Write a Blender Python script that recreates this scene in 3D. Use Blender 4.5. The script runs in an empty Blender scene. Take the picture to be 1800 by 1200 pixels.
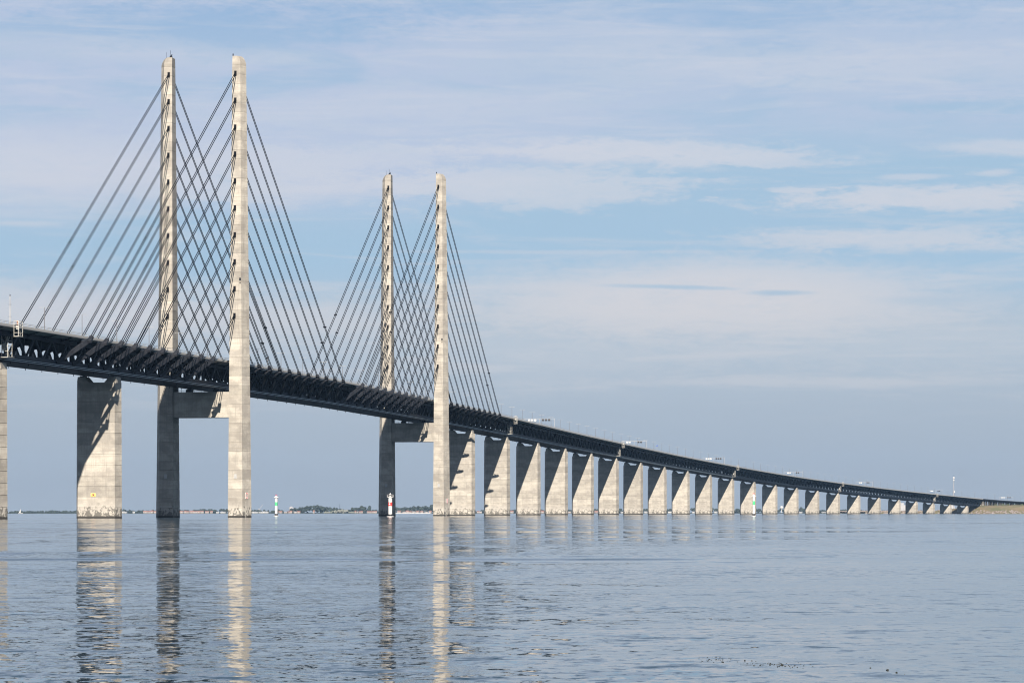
import bpy, math, random
from mathutils import Vector, Matrix, noise as mnoise
random.seed(7)
R = math.radians
sc = bpy.context.scene
C = sc.collection

# ------------------------------------------------------------------ camera
CAM_H = 2.8
cd = bpy.data.cameras.new('camera'); cam = bpy.data.objects.new('camera', cd); C.objects.link(cam)
cd.sensor_width = 36.0; cd.lens = 5510.0 / 1800 * 36
cd.shift_y = (897.5 - 600) / 1800.0
cd.clip_start = 1.0; cd.clip_end = 40000.0
cam.location = (0, 0, CAM_H); cam.rotation_euler = (R(90), R(0.0), 0)
sc.camera = cam

# ------------------------------------------------------------------ sky, clouds, sun, exposure
SUN_EL, LIGHT_HEAD = 27.2, -1.5          # light travels towards heading (degrees clockwise from +Y)
w = bpy.data.worlds.new('World'); sc.world = w; w.use_nodes = True
NT = w.node_tree; NT.nodes.clear()

class G:
    """tiny node-graph helper"""
    def __init__(s, nt): s.nt = nt
    def n(s, t, **k):
        nd = s.nt.nodes.new(t)
        for a, b in k.items(): setattr(nd, a, b)
        return nd
    def put(s, sock, v):
        if isinstance(v, bpy.types.NodeSocket): s.nt.links.new(v, sock)
        elif v is not None: sock.default_value = v
    def m(s, op, a, b=None, c=None, clamp=False):
        nd = s.n('ShaderNodeMath', operation=op, use_clamp=clamp)
        for i, v in enumerate((a, b, c)): s.put(nd.inputs[i], v)
        return nd.outputs[0]
    def vm(s, op, a, b=None):
        nd = s.n('ShaderNodeVectorMath', operation=op)
        s.put(nd.inputs[0], a); s.put(nd.inputs[1], b)
        return nd.outputs[0]
    def xyz(s, v):
        nd = s.n('ShaderNodeSeparateXYZ'); s.put(nd.inputs[0], v); return nd.outputs
    def comb(s, x, y, z):
        nd = s.n('ShaderNodeCombineXYZ')
        for i, v in enumerate((x, y, z)): s.put(nd.inputs[i], v)
        return nd.outputs[0]
    def noise(s, vec, scale=1, detail=3, rough=.55, dist=0):
        nd = s.n('ShaderNodeTexNoise'); s.put(nd.inputs['Vector'], vec)
        nd.inputs['Scale'].default_value = scale; nd.inputs['Detail'].default_value = detail
        nd.inputs['Roughness'].default_value = rough; nd.inputs['Distortion'].default_value = dist
        return nd.outputs
    def ss(s, v, a, b, lo=0.0, hi=1.0):
        nd = s.n('ShaderNodeMapRange', interpolation_type='SMOOTHSTEP')
        s.put(nd.inputs[0], v)
        for i, q in enumerate((a, b, lo, hi)): s.put(nd.inputs[i + 1], q)
        return nd.outputs[0]
    def mix(s, f, a, b, mode='MIX'):
        nd = s.n('ShaderNodeMix', data_type='RGBA', blend_type=mode)
        s.put(nd.inputs[0], f); s.put(nd.inputs[6], a); s.put(nd.inputs[7], b)
        return nd.outputs[2]

g = G(NT)
tc = g.n('ShaderNodeTexCoord')
D = g.xyz(tc.outputs['Generated'])
azi = g.m('MULTIPLY', g.m('ARCTAN2', D[0], D[1]), 57.2958)         # degrees, 0 = +Y, + to the right
elv = g.m('MULTIPLY', g.m('ARCSINE', D[2]), 57.2958)
sky = g.n('ShaderNodeTexSky', sky_type='NISHITA')
sky.sun_disc = False; sky.sun_elevation = R(SUN_EL); sky.sun_rotation = R(180 + LIGHT_HEAD)
sky.air_density = 1.0; sky.dust_density = .7; sky.ozone_density = 2.0
AE = g.comb(azi, elv, 0)
def stretched(sx, sy, off=0.0):
    return g.comb(g.m('MULTIPLY_ADD', azi, sx, off), g.m('MULTIPLY', elv, sy), off)
warp = g.noise(stretched(.35, 1.2, 3.1), 1, 4, .6)[0]
wv = g.m('MULTIPLY', g.m('SUBTRACT', warp, .5), 1.6)
fine_a = g.noise(stretched(1.1, 4.6, 7.7), 1, 8, .66, .5)[0]
fine_b = g.noise(stretched(3.6, 10.5, 4.2), 1, 7, .68, .6)[0]
fine = g.m('MULTIPLY_ADD', g.m('SUBTRACT', fine_b, .5), .55, fine_a)
mid = g.noise(stretched(.22, 1.0, 1.3), 1, 5, .58, .3)[0]
def blob(a0, e0, ra, re, k=1.0, slant=0.0, hard=.9, nz=.55):
    """soft elliptical cloud bank centred on azimuth a0, elevation e0, ragged by noise"""
    da = g.m('DIVIDE', g.m('SUBTRACT', azi, a0), ra)
    ee = g.m('SUBTRACT', g.m('SUBTRACT', elv, e0), g.m('MULTIPLY', g.m('SUBTRACT', azi, a0), slant))
    de = g.m('DIVIDE', g.m('MULTIPLY_ADD', wv, re * nz, ee), re)
    r = g.m('SQRT', g.m('ADD', g.m('MULTIPLY', da, da), g.m('MULTIPLY', de, de)))
    r = g.m('MULTIPLY_ADD', g.m('SUBTRACT', fine, .5), nz * 2.6, r)
    return g.m('MULTIPLY', g.ss(r, 1.0 + hard * .4, 1.0 - hard * .8), k)
PX = lambda x: math.degrees(math.atan((x - 900) / 5510)); PY = lambda y: math.degrees(math.atan((897.5 - y) / 5510))
base = sky.outputs[0]
SK = 0.05
EXPO = 1.15
def lin(r, gg, b):
    f = lambda c: ((c / 255 + .055) / 1.055) ** 2.4 if c > 10 else c / 255 / 12.92
    k = SK * 2 ** EXPO
    return (f(r) / k, f(gg) / k, f(b) / k, 1)
# clear-air colour near the horizon: pale blue low band over a grey-blue haze layer, melting into the sky model above
low = g.mix(g.ss(elv, 0.1, 1.7), lin(159, 171, 185), lin(170, 183, 197))
low = g.mix(g.ss(elv, 1.5, 3.3), low, lin(181, 195, 209))
low = g.mix(g.ss(elv, 3.2, 4.6), low, lin(166, 195, 219))
low = g.mix(g.ss(elv, 6.0, 11.0), low, lin(132, 172, 214))
low = g.mix(g.ss(elv, 11.0, 30.0), low, lin(96, 145, 204))
col = g.mix(g.ss(elv, 14.0, 42.0, .0, .95), low, base)
cloudc = g.mix(g.ss(elv, 2.0, 7.5), lin(213, 211, 214), lin(209, 213, 224))
veilc = g.mix(g.ss(azi, -6, 6), lin(188, 200, 223), lin(184, 199, 222))
masks = []
# high veil: breaks to clear blue at the upper left and along the streaks
veil = g.m('MULTIPLY', g.ss(g.m('ADD', g.m('SUBTRACT', elv, g.ss(azi, -3, 4, 0, 1.25)), g.m('MULTIPLY', wv, .7)), 4.9, 6.1), g.ss(mid, .30, .50, .35, .92))
hole1 = blob(PX(330), PY(60), 4.6, .55, .70, .02)
hole2 = blob(PX(1140), PY(15), 7.0, .35, .45, -.02)
hole3 = blob(PX(1740), PY(195), 2.0, .16, .70)
hole4 = blob(PX(1000), PY(110), 1.9, .65, .30)
for h in (hole1, hole2, hole3, hole4): veil = g.m('MULTIPLY', veil, g.m('SUBTRACT', 1.0, h))
veil = g.m('MULTIPLY', veil, g.ss(elv, 40, 16, .15, 1.0))
masks += [
    blob(PX(1100), PY(268), 3.4, .26, .92, -.02, .8, .8),
    blob(PX(930), PY(328), 3.4, .34, .75, 0, .7, .9),
    blob(PX(1660), PY(354), 3.6, .25, .92, .006, .8, .9),
    blob(PX(1780), PY(268), 1.6, .16, .70, -.03, .8, .6),
    blob(PX(1600), PY(316), .65, .06, .60, 0, .8, .7),
    blob(PX(1750), PY(311), .5, .07, .60, 0, .8, .7),
    blob(PX(1580), PY(424), 3.2, .22, .75, -.01, .9, .9),
    blob(PX(1000), PY(443), 3.6, .04, .38, -.002, 1.0, .5),
    blob(PX(1240), PY(524), 4.8, .76, 1.0, 0, .8, .35), blob(PX(1500), PY(600), 5.0, .55, .22, .01, 1.2, 1.0), blob(PX(900), PY(620), 5.0, .60, .18, -.01, 1.2, 1.0),
    blob(PX(60), PY(545), 4.6, .60, .75, .0, 1.1, .5),
    blob(PX(520), PY(560), 3.8, .50, .55, .0, 1.1, .6),
    blob(PX(100), PY(300), 6.0, .75, .70, .0, 1.0, .5),
    blob(PX(480), PY(330), 3.4, .30, .42, .0, 1.0, .8), blob(PX(560), PY(280), 3.0, .3, .5, .01, .8, .9), blob(PX(250), PY(95), 3.4, .28, .4, -.03, .8, .9), blob(PX(1200), PY(110), 4.5, .5, .4, -.02, .9, 1.0), blob(PX(1650), PY(120), 3.5, .4, .35, .03, .9, 1.0), blob(PX(700), PY(190), 4.5, .35, .35, .02, .9, 1.0), blob(PX(1360), PY(285), 1.6, .12, .6, -.02, .7, .9), blob(PX(1420), PY(336), .9, .06, .7, 0, .7, .9),
    blob(PX(1400), PY(672), 5.0, .10, .28, .0, 1.1, .7),
    blob(PX(40), PY(399), .8, .05, .45, .0, 1.0, .5),
]
streaks = g.m('MULTIPLY', g.ss(g.noise(stretched(.30, 3.6, 5.5), 1, 7, .64, .6)[0], .47, .72, 0, .42), g.ss(elv, 1.2, 3.0))
masks.append(streaks)
# the rest of the sky outside this view: the same broken cirrus carried on all round
rest = g.m('MULTIPLY', g.ss(g.noise(g.vm('MULTIPLY', tc.outputs['Generated'], (1.6, 1.6, 6.0)), 2.2, 6, .6, .4)[0],   .46, .72, 0, .35),
           g.ss(g.m('ABSOLUTE', azi), 14, 30))
masks.append(rest)
inv = None
for mk in masks:
    q = g.m('SUBTRACT', 1.0, mk, clamp=True)
    inv = q if inv is None else g.m('MULTIPLY', inv, q)
cover = g.m('SUBTRACT', 1.0, inv, clamp=True)
# the thin darker streaks inside the lens-shaped cloud
dark = g.m('MAXIMUM', blob(PX(1180), PY(505), 1.25, .045, .8, -.03, 1.0, .3), blob(PX(1370), PY(516), .65, .055, .9, -.01, 1.0, .3))
dark = g.m('MAXIMUM', dark, blob(PX(1640), PY(532), 1.0, .09, .5, -.01, 1.0, .4))
cover = g.m('MULTIPLY', g.m('MULTIPLY', cover, g.ss(fine, .25, .62, .80, 1.0)), g.m('SUBTRACT', 1.0, dark))
veil = g.m('MULTIPLY', veil, g.ss(fine, .25, .60, .74, 1.0))
col = g.mix(veil, col, veilc)
col = g.mix(g.m('MULTIPLY', cover, .92), col, cloudc)
col = g.mix(g.ss(elv, 2.2, .3, 0, .6), col, g.mix(mid, lin(156, 167, 181), lin(168, 177, 188)))
bg = g.n('ShaderNodeBackground'); bg.inputs[1].default_value = SK
NT.links.new(col, bg.inputs[0])
wo = g.n('ShaderNodeOutputWorld'); NT.links.new(bg.outputs[0], wo.inputs[0])

sd = bpy.data.lights.new('sun', 'SUN'); sun = bpy.data.objects.new('sun', sd); C.objects.link(sun)
sd.energy = 5.0; sd.angle = R(.5); sd.color = (1.0, .905, .79)
hl = R(LIGHT_HEAD); el = R(SUN_EL)
ld = Vector((math.sin(hl) * math.cos(el), math.cos(hl) * math.cos(el), -math.sin(el)))
sun.rotation_euler = ld.to_track_quat('-Z', 'Y').to_euler(); sun.location = (0, -200, 400)
sc.view_settings.view_transform = 'Standard'; sc.view_settings.look = 'None'
sc.view_settings.gamma = 1; sc.view_settings.exposure = EXPO
sc.cycles.max_bounces = 6; sc.cycles.diffuse_bounces = 2; sc.cycles.glossy_bounces = 3
sc.cycles.transmission_bounces = 1; sc.cycles.volume_bounces = 1; sc.cycles.caustics_reflective = False
sc.cycles.use_denoising = True; sc.cycles.filter_width = 1.1

# ------------------------------------------------------------------ materials
MATS = {}
def mat(name, color, rough=.6, metal=0.0, build=None):
    m = bpy.data.materials.new(name); m.use_nodes = True
    q = G(m.node_tree); b = m.node_tree.nodes['Principled BSDF']
    b.inputs['Base Color'].default_value = (*color, 1); b.inputs['Roughness'].default_value = rough
    b.inputs['Metallic'].default_value = metal
    if build: build(q, b)
    if name in ('dark_steel', 'chord_steel', 'outrigger_steel', 'cable_black'): b.inputs['Specular IOR Level'].default_value = .05
    MATS[name] = m; return m
def concrete(dark):
    def f(q, b):
        oc = q.n('ShaderNodeTexCoord').outputs['Object']
        p = q.xyz(oc); info = q.n('ShaderNodeObjectInfo')
        big = q.noise(q.vm('MULTIPLY', oc, (.16, .16, .24)), 1, 5, .6)[0]
        strk = q.noise(q.vm('MULTIPLY', oc, (1.1, 1.1, .09)), 1, 4, .65)[0]
        horz = q.noise(q.vm('MULTIPLY', oc, (.05, .05, 1.1)), 1, 3, .6)[0]
        grit = q.noise(oc, 2.2, 5, .75)[0]
        c = q.mix(q.ss(big, .38, .62), (0.232, 0.214, 0.189, 1), (0.329, 0.306, 0.266, 1))
        c = q.mix(q.ss(strk, .48, .70, 0, .60), c, (0.194, 0.178, 0.159, 1))
        c = q.mix(q.ss(horz, .48, .68, 0, .50), c, (0.211, 0.189, 0.161, 1))
        c = q.mix(q.ss(grit, .54, .72, 0, .60), c, (0.169, 0.157, 0.137, 1))
        tone = q.m('MULTIPLY_ADD', info.outputs['Random'], .30, .80)
        c = q.mix(1.0, c, q.comb(tone, tone, q.m('MULTIPLY', tone, .985)), 'MULTIPLY')
        # formwork lines, faint
        ln = q.m('ABSOLUTE', q.m('SUBTRACT', q.m('FRACT', q.m('DIVIDE', p[2], 1.383)), .5))
        c = q.mix(q.ss(ln, .47, .495, 0, .28), c, (0.186, 0.170, 0.154, 1))
        ln2 = q.m('ABSOLUTE', q.m('SUBTRACT', q.m('FRACT', q.m('DIVIDE', q.m('ADD', p[0], 40.0), 3.1)), .5))
        c = q.mix(q.ss(ln2, .474, .494, 0, .28), c, (0.186, 0.170, 0.154, 1))
        # splash zone: bleached concrete with ragged black growth, then a wet dark foot
        ow = q.m('MULTIPLY_ADD', grit, 2.0, p[2])
        c = q.mix(q.ss(ow, 8.0, 5.2, 0, .45), c, (0.372, 0.348, 0.309, 1))
        gr = q.noise(q.vm('MULTIPLY', oc, (.9, .9, .55)), 1, 6, .72)[0]
        lim = q.m('MULTIPLY_ADD', p[2], .030, .40)
        gm = q.m('MULTIPLY', q.ss(q.m('SUBTRACT', gr, lim), 0, .035), q.ss(p[2], 7.5, 3.5))
        c = q.mix(q.m('MULTIPLY', gm, .9), c, (.075, .07, .06, 1))
        c = q.mix(q.ss(q.m('MULTIPLY_ADD', grit, .7, p[2]), 1.35, 1.0), c, (.022, .02, .017, 1))
        m_ = q.n('ShaderNodeBsdfPrincipled')
        q.put(b.inputs['Base Color'], c)
        bp = q.n('ShaderNodeBump'); bp.inputs['Strength'].default_value = .25; bp.inputs['Distance'].default_value = .05
        q.put(bp.inputs['Height'], grit); q.put(b.inputs['Normal'], bp.outputs[0])
        q.nt.nodes.remove(m_)
    return f
mat('concrete', (.4, .37, .32), .85, 0, concrete(False))
def plainc(q, b):
    p = q.n('ShaderNodeNewGeometry').outputs['Position']
    n1 = q.noise(p, .9, 5, .65)[0]
    q.put(b.inputs['Base Color'], q.mix(q.ss(n1, .35, .7), (.42, .40, .36, 1), (.27, .26, .24, 1)))
mat('deck_concrete', (.4, .38, .34), .8, 0, plainc)
mat('fascia_concrete', (.25, .247, .235), .8)
def steel(c1, c2, sc_=.35):
    def f(q, b):
        p = q.n('ShaderNodeNewGeometry').outputs['Position']
        n1 = q.noise(q.vm('MULTIPLY', p, (1, 1, .6)), sc_, 5, .62)[0]
        q.put(b.inputs['Base Color'], q.mix(q.ss(n1, .35, .7), (*c1, 1), (*c2, 1)))
        q.put(b.inputs['Roughness'], q.m('MULTIPLY_ADD', n1, .25, .42))
    return f
mat('dark_steel', (.02, .025, .03), .5, 0, steel((.008, .010, .015), (.014, .017, .022)))
mat('outrigger_steel', (.04, .045, .055), .5, 0, steel((.018, .020, .025), (.032, .034, .04)))
mat('chord_steel', (.03, .04, .05), .5, 0, steel((.010, .015, .024), (.020, .027, .038)))
mat('duct_steel', (.3, .36, .4), .4, 0, steel((.22, .28, .32), (.15, .19, .22)))
mat('rail_steel', (.3, .3, .3), .5, 0, steel((.30, .30, .29), (.22, .22, .22)))
mat('lamp_steel', (.09, .09, .095), .6)
mat('pale_steel', (.5, .5, .47), .5, 0, steel((.33, .32, .29), (.2, .195, .18), .8))
mat('cable_black', (.012, .013, .017), .45, 0, steel((.003, .0035, .005), (.005, .0055, .008)))
mat('asphalt', (.05, .05, .05), .9, 0, steel((.05, .05, .05), (.065, .065, .065)))
mat('white_paint', (.8, .8, .78), .4, 0, steel((.52, .51, .495), (.43, .42, .41), 1.2))
mat('green_paint', (.04, .38, .14), .4, 0, steel((.05, .40, .16), (.04, .30, .12), 1.2))
mat('red_paint', (.6, .03, .03), .4, 0, steel((.62, .03, .03), (.5, .04, .03), 1.2))
mat('orange_paint', (.85, .25, .03), .5)
mat('sign_white', (.55, .545, .51), .5)
mat('sign_black', (.01, .01, .012), .4)
mat('sign_red', (.45, .02, .03), .5)
mat('sign_yellow', (.75, .5, .12), .5)
mat('sign_blue', (.02, .06, .35), .5)
mat('glass', (.05, .07, .09), .08)
def roofm(q, b):
    r = q.n('ShaderNodeObjectInfo').outputs['Random']
    q.put(b.inputs['Base Color'], q.mix(r, (.125, .062, .052, 1), (.17, .095, .08, 1)))
mat('red_roof', (.5, .13, .08), .8, 0, roofm)
mat('grey_roof', (.2, .2, .21), .8, 0, steel((.2, .2, .21), (.28, .27, .26)))
def wallm(q, b):
    r = q.n('ShaderNodeObjectInfo').outputs['Random']
    q.put(b.inputs['Base Color'], q.mix(r, (.30, .275, .25, 1), (.27, .21, .18, 1)))
mat('house_wall', (.75, .7, .62), .8, 0, wallm)
mat('house_white', (.34, .34, .335), .7)
def leaf(c1, c2, s=.05):
    def f(q, b):
        p = q.n('ShaderNodeNewGeometry').outputs['Position']
        n1 = q.noise(p, s, 5, .65)[0]
        q.put(b.inputs['Base Color'], q.mix(q.ss(n1, .35, .68), (*c1, 1), (*c2, 1)))
    return f
mat('far_foliage', (.04, .07, .03), .9, 0, leaf((.012, .019, .017), (.024, .035, .026)))
mat('bush_foliage', (.05, .08, .03), .9, 0, leaf((.035, .05, .02), (.08, .11, .045), .4))
mat('bare_mound', (.2, .21, .15), .9, 0, leaf((.09, .10, .075), (.16, .16, .14), .03))
def grassm(q, b):
    p = q.n('ShaderNodeNewGeometry').outputs['Position']
    n1 = q.noise(p, .06, 6, .65)[0]; n2 = q.noise(p, .5, 4, .6)[0]
    c = q.mix(q.ss(n1, .35, .65), (.075, .08, .035, 1), (.14, .105, .06, 1))
    q.put(b.inputs['Base Color'], q.mix(q.ss(n2, .5, .7, 0, .5), c, (.18, .15, .11, 1)))
mat('dry_grass', (.16, .15, .07), .95, 0, grassm)
def rockm(q, b):
    p = q.n('ShaderNodeNewGeometry').outputs['Position']
    n1 = q.noise(p, .8, 4, .7)[0]
    c = q.mix(q.ss(n1, .35, .65), (.08, .07, .064, 1), (.27, .225, .20, 1))
    q.put(b.inputs['Base Color'], c)
mat('rock', (.3, .26, .22), .9, 0, rockm)
mat('seaweed', (.02, .02, .014), .5, 0, leaf((.012, .012, .01), (.03, .03, .02), 5))

# ---- water: normals tilted by world-space ripples of several sizes
def waterm(q, b):
    geo = q.n('ShaderNodeNewGeometry'); P = geo.outputs['Position']; xy = q.xyz(P)
    def rip(sx, sy, amp, off, det=2, rough=.55):
        v = q.comb(q.m('MULTIPLY_ADD', xy[0], sx, off), q.m('MULTIPLY', xy[1], sy), off)
        o = q.noise(v, 1, det, rough)[1]
        return q.vm('MULTIPLY', q.vm('SUBTRACT', o, (.5, .5, .5)), (amp * .5, amp, 0))
    # calm and ruffled patches of every size, lying in long bands
    pv = q.comb(q.m('MULTIPLY', xy[0], .006), q.m('MULTIPLY', xy[1], .016), 2.0)
    patch = q.ss(q.noise(pv, 1, 9, .74)[0], .36, .66, .25, 1.6)
    side = q.ss(q.m('DIVIDE', xy[0], q.m('MAXIMUM', q.m('ABSOLUTE', xy[1]), 1.0)), -.02, .15, 1.0, .6)   # sheltered water towards the island
    zone = q.ss(xy[1], 165, 200, 1.0, .42)                         # quieter water beyond the wake
    k = q.m('MULTIPLY', q.m('MULTIPLY', patch, side), zone)
    fa = q.vm('ADD', q.vm('ADD', rip(.95, .75, .19, 1.0, 3), rip(.30, .26, .13, 4.0)), rip(2.6, 1.9, .16, 9.0, 2))
    fa = q.vm('MULTIPLY', fa, q.comb(k, k, 0))
    fb = q.vm('ADD', rip(.8, .6, .17, 15.0, 3), rip(2.2, 1.6, .12, 22.0, 2))
    fb = q.m('MULTIPLY', q.xyz(fb)[1], k)
    f3 = q.xyz(fa)
    # wind ripples show their steep faces to the open water (-Y); their backs are gentle and hidden
    steep = q.m('MULTIPLY', q.m('SQRT', q.m('ADD', q.m('MULTIPLY', f3[1], f3[1]), q.m('MULTIPLY', fb, fb))), -.85)
    swell = q.xyz(q.vm('ADD', rip(.03, .10, .030, 7.0), rip(.007, .035, .016, 3.0, 1)))
    # short steep wavelets scattered through the ruffled patches
    tn = q.noise(q.comb(q.m('MULTIPLY', xy[0], 2.3), q.m('MULTIPLY', xy[1], 1.5), 31.0), 1, 5, .68)[0]
    tn2 = q.noise(q.comb(q.m('MULTIPLY', xy[0], .55), q.m('MULTIPLY', xy[1], .5), 41.0), 1, 5, .66)[0]
    tail = q.m('MULTIPLY', q.m('ADD', q.ss(tn, .51, .70), q.ss(tn2, .54, .70)), q.m('MULTIPLY', q.m('MULTIPLY', patch, side), -.23))
    dirx = q.m('DIVIDE', xy[0], q.m('MAXIMUM', q.m('ABSOLUTE', xy[1]), 1.0))
    open_ = q.ss(xy[1], 160, 205, 1.0, 0.0)
    rs = q.ss(dirx, -.022, .004)
    nearz = q.m('ADD', q.m('MULTIPLY', open_, q.m('SUBTRACT', 1.0, rs)), q.m('MULTIPLY', q.ss(xy[1], 66, 150, 1.0, 0.0), rs))
    # longer cat's-paws on the quieter water beyond the wake
    t3 = q.noise(q.comb(q.m('MULTIPLY', xy[0], .22), q.m('MULTIPLY', xy[1], .036), 51.0), 1, 6, .70)[0]
    tail3 = q.m('MULTIPLY', q.m('MULTIPLY', q.ss(t3, .50, .66), q.m('SUBTRACT', 1.0, open_)), q.m('MULTIPLY', q.m('MULTIPLY', patch, side), -.055))
    ny = q.m('MULTIPLY', steep, q.m('SUBTRACT', 1.0, q.m('MULTIPLY', nearz, .82)))
    ny = q.m('ADD', ny, q.m('MULTIPLY', q.m('MULTIPLY', f3[1], nearz), .55))
    ny = q.m('ADD', ny, q.m('MULTIPLY', tail, q.m('MULTIPLY_ADD', nearz, .35, .65)))
    ny = q.m('ADD', ny, tail3)
    nx = q.m('MULTIPLY', f3[0], q.m('MULTIPLY_ADD', nearz, -.35, 1.0))
    tot = q.comb(q.m('ADD', nx, swell[0]), q.m('ADD', ny, swell[1]), 0.0)
    # wake of a passed boat: a long low ridge with steeper faces
    def ridge(y0, wd, amp, fx, off, lo=.42, hi=.62):
        wob = q.m('MULTIPLY', q.m('SUBTRACT', q.noise(q.comb(q.m('MULTIPLY', xy[0], .05), off, 0), 1, 3, .5)[0], .5), wd * 2.5)
        d = q.m('DIVIDE', q.m('SUBTRACT', q.m('SUBTRACT', xy[1], y0), wob), wd)
        f = q.m('EXPONENT', q.m('MULTIPLY', q.m('MULTIPLY', d, d), -1.0))
        gate = q.ss(q.noise(q.comb(q.m('MULTIPLY', xy[0], fx), off + 5, 0), 1, 2, .5)[0], lo, hi)
        return q.m('MULTIPLY', q.m('MULTIPLY', f, gate), -amp)
    ry = q.m('ADD', q.m('MULTIPLY', q.ss(xy[0], 14, 6), ridge(181, 4.2, .13, .09, 1.0, .40, .55)), ridge(171, 2.4, .07, .13, 4.0, .48, .6))
    ry = q.m('ADD', ry, ridge(192, 3.4, .06, .10, 8.0, .48, .6))
    ry = q.m('ADD', ry, ridge(960, 9.0, .05, .01, 12.0, .3, .5))
    tot = q.vm('ADD', tot, q.comb(0.0, ry, 0.0))
    nrm = q.vm('NORMALIZE', q.vm('ADD', geo.outputs['Normal'], tot))
    q.put(b.inputs['Normal'], nrm)
    b.inputs['IOR'].default_value = 1.33
    b.inputs['Roughness'].default_value = .02
mat('water', (.012, .03, .045), .03, 0, waterm)

# ------------------------------------------------------------------ mesh helpers
def lk(o, parent=None):
    C.objects.link(o)
    if parent is not None: o.parent = parent
    return o
class MB:
    def __init__(s): s.v = []; s.f = []; s.mi = []
    def add(s, vs, fs, mi=0):
        k = len(s.v); s.v += [tuple(p) for p in vs]; s.f += [tuple(i + k for i in f) for f in fs]; s.mi += [mi] * len(fs)
        return s
    def box(s, c, h, mi=0):
        x, y, z = c; a, b, d = h
        vs = [(x + i * a, y + j * b, z + k * d) for i in (-1, 1) for j in (-1, 1) for k in (-1, 1)]
        return s.add(vs, [(0, 1, 3, 2), (4, 6, 7, 5), (0, 4, 5, 1), (2, 3, 7, 6), (0, 2, 6, 4), (1, 5, 7, 3)], mi)
    def bar(s, p, q, w_, h_, up=(0, 0, 1), mi=0):
        p = Vector(p); q = Vector(q); d = (q - p).normalized(); u = Vector(up)
        r = d.cross(u)
        if r.length < 1e-4: r = d.cross(Vector((1, 0, 0)))
        r.normalize(); t = r.cross(d).normalized()
        vs = []
        for c in (p, q):
            for i, j in ((-1, -1), (1, -1), (1, 1), (-1, 1)): vs.append(c + r * (i * w_ / 2) + t * (j * h_ / 2))
        return s.add(vs, [(3, 2, 1, 0), (4, 5, 6, 7), (0, 1, 5, 4), (1, 2, 6, 5), (2, 3, 7, 6), (3, 0, 4, 7)], mi)
    def tube(s, p, q, r0, r1=None, n=8, mi=0, caps=True):
        if r1 is None: r1 = r0
        p = Vector(p); q = Vector(q); d = (q - p).normalized()
        a = d.orthogonal().normalized(); b = d.cross(a)
        vs = []
        for c, r in ((p, r0), (q, r1)):
            for i in range(n):
                t = 2 * math.pi * i / n; vs.append(c + (a * math.cos(t) + b * math.sin(t)) * r)
        fs = [(i, (i + 1) % n, n + (i + 1) % n, n + i) for i in range(n)]
        if caps: fs += [tuple(range(n - 1, -1, -1)), tuple(range(n, 2 * n))]
        return s.add(vs, fs, mi)
    def rings(s, rr, mi=0):
        n = len(rr[0]); vs = [p for r in rr for p in r]; fs = []
        for k in range(len(rr) - 1):
            for i in range(n):
                j = (i + 1) % n; fs.append((k * n + i, k * n + j, (k + 1) * n + j, (k + 1) * n + i))
        fs += [tuple(range(n - 1, -1, -1)), tuple((len(rr) - 1) * n + i for i in range(n))]
        return s.add(vs, fs, mi)
    def lathe(s, prof, n=16, mi=0, c=(0, 0)):
        rr = [[(c[0] + r * math.cos(2 * math.pi * i / n), c[1] + r * math.sin(2 * math.pi * i / n), z) for i in range(n)] for r, z in prof]
        return s.rings(rr, mi)
    def mesh(s, name, mats, smooth=False, origin=None):
        vs = s.v
        if origin is not None:
            ox, oy, oz = origin; vs = [(a - ox, b - oy, c - oz) for a, b, c in vs]
        m = bpy.data.meshes.new(name); m.from_pydata(vs, [], s.f)
        if isinstance(mats, str): mats = [mats]
        for k in mats: m.materials.append(MATS[k])
        if len(mats) > 1: m.polygons.foreach_set('material_index', s.mi)
        if smooth: m.polygons.foreach_set('use_smooth', [True] * len(s.f))
        m.update(); return m
    def obj(s, name, mats, parent=None, smooth=False, origin=None, kind=None):
        o = bpy.data.objects.new(name, s.mesh(name, mats, smooth, origin))
        if kind: o['kind'] = kind
        return lk(o, parent)
def thing(name, label, cat, loc, rz=0.0, group=None):
    o = bpy.data.objects.new(name, None); o.location = loc; o.rotation_euler = (0, 0, rz); o.empty_display_size = .5
    C.objects.link(o); o['label'] = label; o['category'] = cat
    if group: o['group'] = group
    return o
def tag(o, label, cat, group=None, kind=None):
    o['label'] = label; o['category'] = cat
    if group: o['group'] = group
    if kind: o['kind'] = kind
    return o
def text_mesh(txt, size, mname):
    cu = bpy.data.curves.new('t', 'FONT'); cu.body = txt; cu.size = size; cu.align_x = 'CENTER'; cu.align_y = 'CENTER'
    o = bpy.data.objects.new('t', cu); C.objects.link(o)
    dg = bpy.context.evaluated_depsgraph_get(); me = bpy.data.meshes.new_from_object(o.evaluated_get(dg))
    bpy.data.objects.remove(o); me.materials.clear(); me.materials.append(MATS[mname]); return me

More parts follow.
